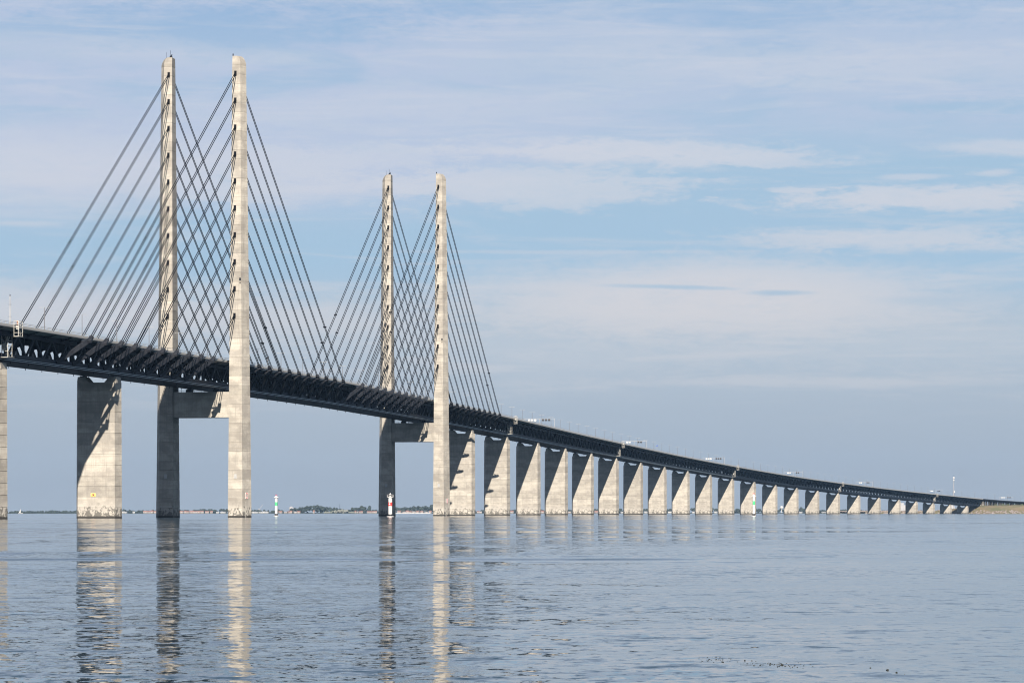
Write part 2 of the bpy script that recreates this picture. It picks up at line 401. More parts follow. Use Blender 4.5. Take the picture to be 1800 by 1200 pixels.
# ------------------------------------------------------------------ the line of the bridge (earth curvature included)
RE2 = 1.48e7
def drop(x, y): return -(x * x + y * y) / RE2
TH0, AX, AY = 0.160541, -136.82, 1391.07
KAP, S_K = 7.69e-5, 1001.0
S0, DS = -700.0, 5.0
NS = int((4700 - S0) / DS) + 1
axis = [None] * NS; i0 = int((0 - S0) / DS)
def head(s): return TH0 + (max(0.0, s - S_K)) * KAP
x, y = AX, AY; axis[i0] = (x, y)
for i in range(i0 + 1, NS):
    h = head(S0 + (i - .5) * DS); x += math.sin(h) * DS; y += math.cos(h) * DS; axis[i] = (x, y)
x, y = AX, AY
for i in range(i0 - 1, -1, -1):
    x -= math.sin(TH0) * DS; y -= math.cos(TH0) * DS; axis[i] = (x, y)
TT = [(-700, 62.5), (-500, 65.2), (-300, 67.3), (-165, 68.2), (0, 69.1), (245, 69.9), (560, 68.7), (791, 67.1), (929, 65.9), (1074, 64.6),
      (1215, 63.3), (1355, 61.8), (1495, 60.0), (1633, 58.0), (1773, 55.9), (1912, 53.8), (2052, 51.5), (2190, 49.2), (2327, 46.8),
      (2463, 44.5), (2603, 42.2), (2739, 40.0), (2877, 37.8), (3016, 35.5), (3151, 33.3), (3287, 31.1), (3407, 29.1), (3524, 27.2),
      (3641, 25.2), (3760, 23.3), (3900, 21.3), (4300, 17.0), (4700, 14.0)]
def Tz(s):
    for (a, za), (b, zb) in zip(TT, TT[1:]):
        if s <= b: return za + (zb - za) * (s - a) / (b - a)
    return TT[-1][1]
def T(s): return sum(Tz(s + d) for d in (-60, -30, 0, 30, 60)) / 5
def ax2(s):
    f = (s - S0) / DS; i = max(0, min(NS - 2, int(f))); t = f - i
    return axis[i][0] * (1 - t) + axis[i + 1][0] * t, axis[i][1] * (1 - t) + axis[i + 1][1] * t
def P(s, o, dz):                       # point: distance along, offset to the right, height relative to road level
    x, y = ax2(s); h = head(s); x += o * math.cos(h); y -= o * math.sin(h)
    return Vector((x, y, T(s) + dz + drop(x, y)))
def PA(s, o, z):                       # the same with absolute height
    x, y = ax2(s); h = head(s); x += o * math.cos(h); y -= o * math.sin(h)
    return Vector((x, y, z + drop(x, y)))
def place(s):
    x, y = ax2(s); return (x, y, drop(x, y)), -head(s)
def sweep(mb, prof, s0, s1, step=10.0, mi=0):
    n = max(1, int(round((s1 - s0) / step)))
    return mb.rings([[P(s0 + (s1 - s0) * i / n, o, dz) for o, dz in prof] for i in range(n + 1)], mi)
def rect(o0, o1, z0, z1): return [(o0, z0), (o1, z0), (o1, z1), (o0, z1)]

# ------------------------------------------------------------------ water, haze, land
mb = MB(); radii = [0.01]
r = 15.0
while r < 13000: radii.append(r); r *= 1.13
radii.append(13000.0); NSEG = 160
mb.v = [(rr * math.cos(2 * math.pi * i / NSEG), rr * math.sin(2 * math.pi * i / NSEG), -rr * rr / RE2) for rr in radii for i in range(NSEG)]
for k in range(len(radii) - 1):
    for i in range(NSEG):
        j = (i + 1) % NSEG; mb.f.append((k * NSEG + i, (k + 1) * NSEG + i, (k + 1) * NSEG + j, k * NSEG + j)); mb.mi.append(0)
wat = mb.obj('water', 'water', smooth=True); wat['kind'] = 'structure'; wat['label'] = 'calm blue-grey sea rippled in long streaks and mirroring the bridge legs'; 

hz = MB().box((0, 0, 110), (13200, 13200, 125)).mesh('haze', 'white_paint'); hz.materials.clear()
hm = bpy.data.materials.new('haze_air'); hm.use_nodes = True; hn = hm.node_tree; hn.nodes.clear()
pv = hn.nodes.new('ShaderNodeVolumePrincipled'); pv.inputs['Color'].default_value = (.38, .64, 1, 1); pv.inputs['Density'].default_value = 1.15e-5
pv.inputs['Anisotropy'].default_value = 0.0
ho = hn.nodes.new('ShaderNodeOutputMaterial'); hn.links.new(pv.outputs[0], ho.inputs['Volume']); hz.materials.append(hm)
hzo = lk(bpy.data.objects.new('haze', hz)); hzo['kind'] = 'stuff'; hzo['label'] = 'thin blue summer haze over the strait'

# ------------------------------------------------------------------ pylons
LIFT = 4.163; NL = 49; HP = 204.0
def leg_ring(z, side, inset=0.0):
    """pentagonal leg section: flat inner face, flat end faces, blunt point outwards. local x = offset from the axis"""
    t = z / HP
    xin = 12.5 + 1.25 * t + inset; a = 6.6 - 3.0 * t; p = 2.7 - .75 * t; q = 5.9 - 3.2 * t - inset
    cap = max(0.0, (z - 200.6) / 3.4)
    sh = 0.42 * (a + p) * (1 - math.sqrt(max(0, 1 - cap * cap)))
    a2 = max(.9, a - sh * .7); pt = xin + a2 + p * (1 - .35 * cap) - inset * 2
    q *= (1 - .12 * cap)
    pts = [(xin, -q), (xin + a2 - inset, -q), (pt, 0), (xin + a2 - inset, q), (xin, q)]
    return [(x * side, y, z) for x, y in (pts if side > 0 else pts[::-1])]
lift_mesh = {}; core_mesh = {}
for side in (-1, 1):
    lift_mesh[side] = []
    for k in range(NL):
        z0, z1 = k * LIFT - (2.0 if k == 0 else 0), (k + 1) * LIFT
        if k == NL - 1: z1 = HP
        b = .14
        rr = [leg_ring(z0, side, .12), leg_ring(z0 + b, side)]
        if z1 > 199:
            for i in range(1, 6):
                zz = z0 + b + (z1 - b - z0 - b) * i / 6; rr.append(leg_ring(zz, side))
        rr += [leg_ring(z1 - b, side), leg_ring(z1, side, .12)]
        lift_mesh[side].append(MB().rings(rr).mesh('concrete_lift', 'concrete'))
    core_mesh[side] = MB().rings([leg_ring(-2, side, .14), leg_ring(60, side, .14), leg_ring(140, side, .14), leg_ring(HP - 1.2, side, .14)]).mesh('leg', 'concrete')
slot_mesh = {}
def cable_geo(k):     # k = 0 innermost/lowest ... 9 outermost/highest -> anchor height on leg, distance along deck
    return 89.0 + 11.9 * k, 41.5 + 20.0 * k
def half_depth(z): return 5.9 - 3.2 * z / HP
CAB_O = 15.2
def pylon(s, label, far):
    loc, rz = place(s)
    t = thing('bridge_pylon', label, 'bridge pylon', loc, rz, 'pylons of the cable-stayed span')
    base_z = loc[2]
    for side in (-1, 1):
        leg = lk(bpy.data.objects.new('leg', core_mesh[side]), t)
        leg['label'] = ('right' if side > 0 else 'left') + ' leg of the pylon'
        for k in range(NL): lk(bpy.data.objects.new('concrete_lift', lift_mesh[side][k]), leg)
        # anchor hoods on the two end faces
        for d in (-1, 1):
            for k in range(10):
                z, _ = cable_geo(k); key = (side, d, k)
                if key not in slot_mesh:
                    q = half_depth(z)
                    slot_mesh[key] = MB().box((side * CAB_O, d * (q + .02), z + .1), (.52, .24, 1.1)).box((side * CAB_O, d * (q + .22), z - .35), (.5, .32, .55)).mesh('anchor_slot', 'cable_black')
                lk(bpy.data.objects.new('anchor_slot', slot_mesh[key]), t)
    # beam under the deck
    cb = MB().box((0, 0, 49.85), (12.75, 4.5, 5.65)); cb.obj('cross_beam', 'concrete', t)
    for o in (-6.2, 6.2):
        MB().box((o, -1.0, 56.1), (1.3, 1.6, .55)).box((o, -1.0, 56.85), (.8, 1.0, .22)).obj('bearing', 'dark_steel', t)
    hd = MB().box((-6.5, -3.4, 55.95), (6, .05, .05))
    for i in range(9): hd.box((-12 + i * 3, -4.2, 56.0), (.05, .05, .5))
    hd.bar((-12.3, -4.2, 56.5), (12.3, -4.2, 56.5), .08, .08); hd.obj('beam_railing', 'dark_steel', t)
    # service hatch, sign, lamps
    for side in (-1, 1):
        z = 18.2; q = half_depth(z)
        xh = side * (12.5 + 3.4)
        m_ = MB().box((xh, -q - .03, z), (.62, .10, .95)); m_.box((xh, -q - .1, z), (.45, .06, .78))
        m_.obj('hatch', 'rail_steel', t)
    MB().box((13.9, -half_depth(HP) + .8, HP + .5), (.2, .2, .5)).obj('beacon_light', 'dark_steel', t)
    top = MB().tube((-15.2, 0, HP), (-15.2, 0, HP + 3.4), .07).tube((-17.0, 0, HP - .6), (-17.0, 0, HP + 2.6), .05).box((-14.9, 0, HP + .5), (.5, .3, .5)).bar((-15.7, 0, HP + .2), (-14.4, 0, HP + 1.6), .3, .3)
    top.obj('antenna', 'dark_steel', t)
    cm = MB().box((17.7, -half_depth(105) + .1, 105.2), (.35, .5, .55)).box((17.7, -half_depth(105) - .1, 103.6), (.2, .35, .3)); cm.obj('camera_box', 'dark_steel', t)
    # navigation board on the outer facet of the near leg (local frame: facet plane)
    zb = 9.7 if not far else 9.0
    A = Vector(leg_ring(zb, 1)[1]); B = Vector(leg_ring(zb, 1)[2]); fd = (B - A).normalized(); nrm = Vector((fd.y, -fd.x, 0))
    cpt = A + fd * (3.0) + nrm * .12
    M = Matrix.Translation(cpt) @ Matrix((( fd.x, 0, nrm.x, 0), (fd.y, 0, nrm.y, 0), (0, 1, 0, 0), (0, 0, 0, 1)))
    bd = MB(); bd.box((0, 0, 0), (.95, 1.35, .05))
    bo = bd.obj('sign_board', 'sign_white', t); bo.matrix_local = M
    if not far:
        ring = MB(); n = 24
        for i in range(n):
            a0, a1 = 2 * math.pi * i / n, 2 * math.pi * (i + 1) / n
            ring.add([(1.3 * c_ * math.cos(a) * .66, 1.3 * c_ * math.sin(a), .07) for c_, a in ((1, a0), (1, a1), (.76, a1), (.76, a0))], [(0, 1, 2, 3)])
        ro = ring.obj('red_ring', 'sign_red', bo)
        tm = lk(bpy.data.objects.new('numeral', text_mesh('8', 2.0, 'sign_black')), bo); tm.location = (0, 0, .08)
    else:
        b2 = MB()
        for i in range(5): b2.box((-.55, -1.1 + i * .55, .07), (.2, .12, .02)); 
        b2.obj('numeral', 'sign_black', bo)
        b3 = MB()
        for i in range(5): b3.box((.25, -1.1 + i * .55, .07), (.38, .17, .02))
        b3.obj('red_stripe', 'sign_red', bo)
    # ladder at the waterline
    ld_ = MB()
    cp = A + fd * 2.2 + nrm * .15
    for dx in (-.25, .25): ld_.bar(cp + fd * dx + Vector((0, 0, -zb - 1)), cp + fd * dx + Vector((0, 0, -zb + 7.0)), .1, .1)
    for i in range(14): ld_.bar(cp - fd * .25 + Vector((0, 0, -zb + i * .5)), cp + fd * .25 + Vector((0, 0, -zb + i * .5)), .06, .06)
    ld_.obj('ladder', 'pale_steel', t)
    # stay cables, two strands each
    for side in (-1, 1):
        for d in (-1, 1):
            for k in range(10):
                z, dist = cable_geo(k)
                q = half_depth(z)
                lx = side * CAB_O; ly = d * dist
                wp = P(s + ly, side * CAB_O, -.55)
                deck_z = wp.z - base_z
                # local coordinates relative to the pylon (the axis is straight here)
                sep = .38 if d < 0 else .24
                for e in (-1, 1):
                    mb_ = MB().tube((lx + e * sep, d * q, z), (lx + e * sep, ly, deck_z), .175, n=6)
                    mb_.obj('stay_cable', 'cable_black', t, smooth=True)
                if k >= 8:
                    fr = {(-1, 9): .33, (-1, 8): .28}.get((side * 1, k), .34 if k == 9 else .28) if d < 0 else (.2 if k == 9 else .15)
                    c_ = Vector((lx, ly, deck_z)).lerp(Vector((lx, d * q, z)), fr)
                    MB().box(c_, (.75, .4, .35)).obj('cable_damper', 'cable_black', t)
    return t
pylon(0, 'nearer twin-legged concrete pylon, the tall pair of towers at left', False)
pylon(490, 'farther twin-legged concrete pylon, the shorter pair of towers right of the first', True)

# ------------------------------------------------------------------ piers
def pier_ring(z, zt, inset=0.0):
    k = 1 - .03 * max(0, z) / 60
    a = 7.6 * k - inset; p = 1.65; q = 4.0 * k - inset
    return [(-a, -q, z), (a, -q, z), (a + p - inset, 0, z), (a, q, z), (-a, q, z), (-a - p + inset, 0, z)]
NUM = ['first', 'second', 'third', 'fourth', 'fifth', 'sixth', 'seventh', 'eighth', 'ninth', 'tenth', 'eleventh', 'twelfth', 'thirteenth', 'fourteenth',
       'fifteenth', 'sixteenth', 'seventeenth', 'eighteenth', 'nineteenth', 'twentieth', 'twenty-first', 'twenty-second', 'twenty-third', 'twenty-fourth', 'twenty-fifth', 'twenty-sixth']
lift_cache = {}
def pier(s, label, detail=True, small=False):
    loc, rz = place(s)
    t = thing('bridge_pier', label, 'bridge pier', loc, rz, 'concrete piers under the truss deck')
    zt = T(s) - 15.0; ztip = T(s) - 12.75
    n = int((zt) // LIFT); top0 = n * LIFT
    if zt - top0 < 1.2: n -= 1; top0 = n * LIFT
    sh = MB().rings([pier_ring(-2, zt, .14), pier_ring(zt - .3, zt, .14)]).obj('shaft', 'concrete', t)
    if detail:
        for k in range(n):
            if k not in lift_cache:
                z0, z1 = k * LIFT - (2.0 if k == 0 else 0), (k + 1) * LIFT
                lift_cache[k] = MB().rings([pier_ring(z0, 0, .12), pier_ring(z0 + .14, 0), pier_ring(z1 - .14, 0), pier_ring(z1, 0, .12)]).mesh('concrete_lift', 'concrete')
            lk(bpy.data.objects.new('concrete_lift', lift_cache[k]), sh)
    else:
        rr = []
        for k in range(n):
            z0, z1 = k * LIFT - (2.0 if k == 0 else 0), (k + 1) * LIFT
            rr += [pier_ring(z0, 0, .12), pier_ring(z0 + .14, 0), pier_ring(z1 - .14, 0), pier_ring(z1, 0, .12)]
        MB().rings(rr).obj('concrete_lifts', 'concrete', t, kind='stuff')
    # head: top lift with two horns that carry the bearings
    MB().rings([pier_ring(top0, 0, .12), pier_ring(top0 + .09, 0), pier_ring(zt, 0)]).obj('pier_head', 'concrete', t)
    for e in (-1, 1):
        xo, xi, xb = 8.0, 5.0, 3.0
        prof = [(e * xo, zt), (e * xb, zt), (e * xi, ztip), (e * (xo - .3), ztip)]
        hb = MB(); vs = [(x_, y_, z_) for y_ in (-3.4, 3.4) for x_, z_ in prof]
        hb.add(vs, [(0, 1, 2, 3), (7, 6, 5, 4), (0, 4, 5, 1), (1, 5, 6, 2), (2, 6, 7, 3), (3, 7, 4, 0)])
        hb.obj('horn', 'concrete', t)
        MB().box((e * 6.4, 0, ztip + .24), (1.1, 1.4, .24)).obj('bearing', 'dark_steel', t)
    return t
mains = [(-301, 'pale pier cut off by the left edge of the photo'), (-160, 'broad pier with jagged deck shadow, left of the nearer pylon')]
for s, l in mains: pier(s, l)
ps = [650] + [791 + 140 * i for i in range(18)] + [3291, 3411, 3531, 3651]
for i, s in enumerate(ps):
    if i == 0: l = 'pier just behind the right leg of the farther pylon, with bracket shadows on it'
    elif i == len(ps) - 1: l = 'shortest pier, last before the rocky island at right'
    else: l = '%s pier right of the farther pylon, half in diagonal deck shadow' % NUM[i]
    pp = pier(s, l, detail=(i <= 5))
    if False: pass
# small painted board on the broad left pier
loc, rz = place(-160)
sb = thing('pier_sign', 'small yellow and red board low on the broad left pier', 'sign', PA(-160 - 4.06, -1.2, 9.2), rz)
MB().box((0, -.03, 0), (.95, .05, .62)).obj('board', 'sign_yellow', sb)
MB().box((0, -.10, -.3), (.8, .02, .14)).box((0, -.10, .25), (.6, .02, .1)).obj('stripe', 'sign_red', sb)
MB().box((0.05, -.14, 0), (.25, .02, .22)).obj('emblem', 'sign_black', sb)

# ------------------------------------------------------------------ deck units
def deck(s0, s1, label, near=True, outr=(), fine=True):
    org = P(s0, 0, 0)
    t = thing('bridge_deck', label, 'bridge deck', org, 0, 'truss deck units of the bridge')
    kw = dict(origin=org)
    g_ = .25; a, b = s0 + g_, s1 - g_
    mb = MB(); sweep(mb, [(-11.7, -.05), (-11.7, -.4), (-6.2, -1.15), (6.2, -1.15), (11.7, -.4), (11.7, -.05)][::-1], a, b, 10); mb.obj('road_slab', 'deck_concrete', t, **kw)
    mb = MB(); sweep(mb, rect(-11.3, 11.3, -.046, .0), a, b, 20); mb.obj('road_surface', 'asphalt', t, **kw)
    for e in (-1, 1):
        pr = [(e * 11.72, -.6), (e * 12.05, -.6), (e * 12.05, -.35), (e * 11.85, .42), (e * 11.72, .42)]
        mb = MB(); sweep(mb, pr if e > 0 else pr[::-1], a, b, 10); mb.obj('edge_beam', 'fascia_concrete', t, **kw)
        mb = MB()
        for zz in ((.85, 1.3) if fine else (1.15,)):
            w_ = .05 if fine else .09
            o0, o1 = e * 11.87 - w_, e * 11.87 + w_
            sweep(mb, rect(o0, o1, zz - w_, zz + w_), a, b, 10)
        n = int((s1 - s0) / (4 if fine else 10))
        for i in range(n):
            s = a + (b - a) * (i + .5) / n
            mb.bar(P(s, e * 11.87, .42), P(s, e * 11.87, 1.32), .12, .12, (1, 0, 0))
        mb.obj('railing', 'rail_steel', t, **kw)
        # trusses
        mb = MB(); o = e * 6.2; sweep(mb, rect(o - .55, o + .55, -2.9, -1.152), a, b, 20); mb.obj('upper_chord', 'chord_steel', t, **kw)
        mb = MB(); sweep(mb, rect(o - .55, o + .55, -10.75, -9.25), a, b, 20); mb.obj('lower_chord', 'chord_steel', t, **kw)
        nP = int(round((s1 - s0) / 20)); L = (s1 - s0) / nP
        web = MB()
        for i in range(nP):
            sa, sm, sbb = s0 + i * L + .6, s0 + (i + .5) * L, s0 + (i + 1) * L - .6
            for (u, zu, v, zv) in ((sa, -2.8, sm - .4, -9.3), (sm + .4, -9.3, sbb, -2.8)):
                bb = MB() if near else web
                bb.bar(P(u, o, zu), P(v, o, zv), .62, .85)
                if near: bb.obj('truss_diagonal', 'chord_steel', t, **kw)
        if not near: web.obj('truss_diagonals', 'chord_steel', t, kind='stuff', **kw)
        # haunches at node points of the lower chord + cantilever brackets under the slab
        br = MB(); i = 0; s = s0 + 10
        while s < s1:
            br.add([P(s - .15, e * 6.75, -1.3), P(s - .15, e * 11.6, -.55), P(s - .15, e * 6.75, -2.4), P(s + .15, e * 6.75, -1.3), P(s + .15, e * 11.6, -.55), P(s + .15, e * 6.75, -2.4)],
                   [(0, 1, 2), (5, 4, 3), (0, 3, 4, 1), (1, 4, 5, 2), (2, 5, 3, 0)])
            s += 20
        br.obj('slab_brackets', 'dark_steel', t, kind='stuff', **kw)
        # two pale service ducts on the edge of the railway deck
        for z0_, z1_, oo, rr_ in ((-11.12, -10.9, 7.42, .12), (-11.72, -11.5, 7.42, .12)):
            o0, o1 = sorted((e * oo, e * (oo + .35)))
            mb = MB(); sweep(mb, rect(o0, o1, z0_, z1_), a, b, 20); mb.obj('service_duct', 'duct_steel' if fine else 'chord_steel', t, **kw)
        mb = MB(); o0, o1 = sorted((e * 6.9, e * 7.4)); sweep(mb, rect(o0, o1, -12.1, -10.78), a, b, 20); mb.obj('railway_edge_beam', 'dark_steel', t, **kw)
        lg = MB(); s = s0 + 10
        while s < s1: lg.bar(P(s, e * 7.1, -12.1), P(s, e * 7.1, -12.75), .22, .22, (1, 0, 0)); s += 20
        lg.obj('hanger_lugs', 'dark_steel', t, kind='stuff', **kw)
    mb = MB(); sweep(mb, rect(-6.88, 6.88, -12.0, -11.3), a, b, 20); mb.obj('railway_deck', 'dark_steel', t, **kw)
    # cross frames between the two trusses
    cf = MB(); s = s0 + 10
    while s < s1:
        for e in (-1, 1):                                          # plate portal: deep head beam, haunch and side post
            pr = [(0, -1.16), (5.6 * e, -1.16), (5.6 * e, -11.2), (4.7 * e, -11.2), (4.5 * e, -6.6), (3.6 * e, -5.2), (0, -4.3)]
            vs = [P(s + q, o_, z_) for q in (-.2, .2) for o_, z_ in pr]; n = len(pr)
            cf.add(vs, [tuple(range(n - 1, -1, -1)), tuple(range(n, 2 * n))] + [(i, (i + 1) % n, n + (i + 1) % n, n + i) for i in range(n)])
        s += 20 if (s1 == 791 and s < -236) else 10
    cf.obj('cross_frames', 'dark_steel', t, kind='stuff', **kw)
    # walkway parapets and track inside
    mb = MB()
    for o in (-2.6, -1.1, 1.1, 2.6): sweep(mb, rect(o - .08, o + .08, -11.28, -11.0), a, b, 40)
    mb.obj('track_rails', 'rail_steel', t, kind='stuff', **kw)
    # outriggers for the stays
    for (sa, d) in outr:
        for e in (-1, 1):
            A = P(sa, e * 15.2, -.9); B = P(sa + d * 16.0, e * 6.9, -10.2)
            om = MB(); om.bar(A, B, 1.7, .75, (e, 0, .3)); oo = om.obj('outrigger', 'outrigger_steel', t, **kw)
            hd = MB(); hd.bar(P(sa - d * 1.2, e * 15.2, .05), P(sa + d * 2.0, e * 15.2, -1.9), 1.5, 1.0).bar(P(sa + d * .3, e * 15.0, -1.2), P(sa + d * 2.5, e * 12.6, -2.6), 1.6, 1.3, (e, 0, .3))
            hd.obj('anchor_head', 'outrigger_steel', oo, **kw)
            MB().bar(P(sa, e * 14.6, -.95), P(sa, e * 6.8, -1.7), .5, .6).obj('upper_strut', 'chord_steel', oo, **kw)
            if d > 0: MB().bar(P(sa + .4, e * 14.6, -1.4), P(sa + 8.0, e * 7.0, -6.4), .34, .34).obj('brace', 'outrigger_steel', oo, **kw)
    return t
outs = []
for ps_ in (0, 490):
    for k in range(10):
        _, dist = cable_geo(k)
        outs += [(ps_ - dist, -1), (ps_ + dist, 1)]
deck(-581, -301, 'dark truss deck entering at the left edge of the photo', True)
deck(-301, 791, 'long dark truss deck hung from the stay cables of both pylons', True, outs)
deck(791, 1351, 'dark blue truss deck just right of the farther pylon, up to the next pale stairs', True)
deck(1351, 2051, 'truss deck between the second and third pale access stairs right of the pylons', False)
deck(2051, 2751, 'truss deck in the distance, between third and fourth pale access stairs', False, fine=False)
deck(2751, 3411, 'thin distant truss deck between fourth and fifth pale access stairs', False, fine=False)
deck(3411, 3745, 'last and thinnest truss deck, landing on the rocky island', False, fine=False)

# ------------------------------------------------------------------ access stairs at the expansion joints
def stairs(s, label):
    org = P(s, 12, 0); t = thing('access_stair', label, 'access stair', org, 0, 'pale steel access stairs at the deck joints'); kw = dict(origin=org)
    c = MB()                                                        # cage hung on the deck edge
    for ss_ in (-2.2, 2.2):
        for oo in (12.3, 14.0): c.bar(P(s + ss_, oo, 1.6), P(s + ss_, oo, -3.6), .16, .16, (1, 0, 0))
    for zz in (1.6, .6, -.4, -2.4, -3.6):
        for oo in (12.3, 14.0): c.bar(P(s - 2.2, oo, zz), P(s + 2.2, oo, zz), .13, .13)
        for ss_ in (-2.2, 2.2): c.bar(P(s + ss_, 12.3, zz), P(s + ss_, 14.0, zz), .13, .13)
    c.obj('cage', 'pale_steel', t, **kw)
    MB().bar(P(s - 2.3, 13.15, -3.75), P(s + 2.3, 13.15, -3.75), 2.0, .12).obj('upper_platform', 'pale_steel', t, **kw)
    for k, (za, zb) in enumerate(((.6, -3.6), (-3.6, -7.0), (-7.0, -10.6))):
        f = MB(); d = 1 if k % 2 == 0 else -1; oo = 13.2 if k == 0 else 9.0
        for q in (-.4, .4): f.bar(P(s - d * 1.9, oo + q, za), P(s + d * 1.9, oo + q, zb), .12, .3)
        for i in range(9):
            u = (i + .5) / 9; f.bar(P(s - d * 1.9 + d * 3.8 * u, oo - .4, za + (zb - za) * u), P(s - d * 1.9 + d * 3.8 * u, oo + .4, za + (zb - za) * u), .3, .06)
        f.obj('stair_flight', 'pale_steel', t, **kw)
    tw = MB()
    for ss_ in (-2.3, 2.3):
        for oo in (7.9, 10.1): tw.bar(P(s + ss_, oo, -3.6), P(s + ss_, oo, -10.9), .2, .2, (1, 0, 0))
    for zz in (-5.2, -7.0, -8.8):
        tw.bar(P(s - 2.3, 10.1, zz), P(s + 2.3, 10.1, zz), .14, .14); tw.bar(P(s - 2.3, 7.9, zz), P(s - 2.3, 10.1, zz), .14, .14)
    tw.obj('stair_tower', 'pale_steel', t, **kw)
    for zz in (-7.0,): MB().bar(P(s - 2.3, 9.0, zz - .1), P(s - .8, 9.0, zz - .1), 2.0, .12).obj('middle_landing', 'pale_steel', t, **kw)
    MB().bar(P(s - 4.6, 9.2, -11.0), P(s + 2.6, 9.2, -10.8), 3.4, .25).obj('lower_platform', 'pale_steel', t, **kw)
    bm = MB().bar(P(s - 1.2, 8.4, -8.4), P(s - 1.2, 8.4, -6.2), 1.2, 1.4, (1, 0, 0)).bar(P(s - 1.0, 13.2, -1.2), P(s - 1.0, 13.2, .3), .9, .9, (1, 0, 0)); bm.obj('equipment_box', 'pale_steel', t, **kw)
for i, s in enumerate((-301, 791, 1351, 2051, 2751, 3411)):
    stairs(s, ['pale steel access stair at the left edge of the photo above the cut-off pier',
               'pale access stair on the deck joint just right of the farther pylon',
               'second pale access stair right of the farther pylon, beside paired road signs', 'third pale access stair right of the farther pylon, above the green beacon',
               'fourth pale access stair right of the farther pylon, tiny in the distance', 'fifth and farthest pale access stair, near the thin mast'][i])

# ------------------------------------------------------------------ lamp posts on the median
LP = {}
def lamp(s, label, cap_only=False):
    loc = P(s, 0, 0); hh = 10.6
    t = thing('street_lamp', label, 'street lamp', loc, -head(s), 'thin lamp posts along the deck')
    if 'pole' not in LP:
        LP['pole'] = MB().tube((0, 0, 0), (0, 0, hh), .17, .11, 6).mesh('pole', 'lamp_steel')
        LP['arm'] = MB().bar((-1.3, 0, hh), (1.3, 0, hh), .09, .09).mesh('arm', 'rail_steel')
        LP['lantern'] = MB().box((0, 0, 0), (.42, .16, .08)).mesh('lantern', 'rail_steel')
    lk(bpy.data.objects.new('pole', LP['pole']), t); lk(bpy.data.objects.new('arm', LP['arm']), t)
    for e in (-1, 1):
        q = lk(bpy.data.objects.new('lantern', LP['lantern']), t); q.location = (e * 1.5, 0, hh)
sl = -230.0; nA = nB = nC = 0
while sl < 4200:
    if abs(sl) < 8: nA += 0
    if sl < -10: nA += 1; l = 'thin lamp post on the deck left of the nearer pylon, %s from the left' % NUM[nA - 1]
    elif sl < 480: nB += 1; l = 'thin lamp post on the deck among the stay cables, %s right of the nearer pylon' % NUM[nB - 1]
    else:
        nC += 1; kk = nC - 1
        tens = ['', 'twenty-', 'thirty-', 'forty-', 'fifty-', 'sixty-', 'seventy-', 'eighty-']
        word = NUM[kk] if kk < 19 else (['twentieth', 'thirtieth', 'fortieth', 'fiftieth', 'sixtieth', 'seventieth', 'eightieth'][(kk + 1) // 10 - 2] if (kk + 1) % 10 == 0 else tens[(kk + 1) // 10 - 1] + NUM[(kk + 1) % 10 - 1])
        l = 'thin lamp post on the deck, %s right of the farther pylon' % word
    lamp(sl, l); sl += 47.2
# instrument mast at the left edge, with cross arms
org = P(-303, 10.8, 0); t = thing('weather_mast', 'brown instrument mast with cross arms on the deck at the left edge', 'mast', org, -head(-303))
MB().tube((0, 0, 0), (0, 0, 10.4), .2, .14, 8).obj('pole', 'rail_steel', t)
for z in (3.2, 7.4): MB().bar((-.55, 0, z), (.55, 0, z), .12, .12).obj('cross_arm', 'dark_steel', t)
MB().bar((-.3, 0, 10.4), (.3, 0, 10.4), .08, .08).tube((-.25, 0, 10.4), (-.25, 0, 11.0), .05, n=6).tube((.22, 0, 10.4), (.22, 0, 10.8), .09, n=6).obj('wind_sensor', 'dark_steel', t)
org = P(-299.0, 12.1, .4); t = thing('warning_light', 'small orange warning post on the deck rail at the left edge', 'warning light', org)
MB().tube((0, 0, 0), (0, 0, 1.1), .12, n=8).obj('post', 'orange_paint', t); MB().lathe([(.05, 1.1), (.22, 1.15), (.22, 1.5), (.06, 1.62)], 10).obj('lens', 'orange_paint', t)
# deck cameras
for s, l, mt in ((74, 'small black traffic camera on a pole right of the nearer pylon', 'sign_black'), (1560, 'white pole topped by a small blue sign on the deck above the piers', 'sign_blue')):
    org = P(s, 11.2, .3); t = thing('camera_pole', l, 'camera pole', org, -head(s))
    MB().tube((0, 0, 0), (0, 0, 4.2), .1, n=6).obj('pole', 'pale_steel', t); MB().box((0, -.2, 4.5), (.42, .5, .42)).bar((0, 0, 4.7), (.55, 0, 5.4), .35, .35).obj('head', mt, t)

# ------------------------------------------------------------------ sign gantries
GL = ['white and black sign gantry right of the farther pylon, nearest of the gantries',
      'second sign gantry, above the second pale access stair right of the pylons', 'third sign gantry from the pylons, before the third pale stair', 'fourth sign gantry, right of the third pale stair',
      'fifth sign gantry, right of the fourth pale stair', 'sixth sign gantry, beside the fifth pale stair near the thin mast', 'farthest sign gantry, over the island road at far right']
for i, s in enumerate((985, 1497, 1974, 2486, 2964, 3458, 3960)):
    org = P(s, 0, 0); t = thing('sign_gantry', GL[i], 'sign gantry', org, -head(s), 'sign gantries over the road')
    for o in (-11.5, 11.5, 0): MB().bar((o, 0, 0), (o, 0, 7.1), .18, .18, (1, 0, 0)).obj('post', 'rail_steel', t)
    MB().bar((-11.6, 0, 7.2), (11.6, 0, 7.2), .18, .2).obj('crossbeam', 'rail_steel', t)
    nb = (3, 2, 3, 2, 2, 2, 3)[i]
    for k in range(nb):
        dk = (k - (nb - 1) / 2) * 2.3 + 5.2
        MB().box((dk, -.4, 6.2), (.82, .25, .78)).obj('dark_sign', 'sign_black', t)
        f = MB().box((-(dk) - .2, -.4, 6.1), (.80, .25, .62)).obj('white_sign', 'sign_white', t)
        MB().box((-(dk) - .2, -.67, 6.1), (.30, .02, .1)).obj('marking', 'rail_steel', f)

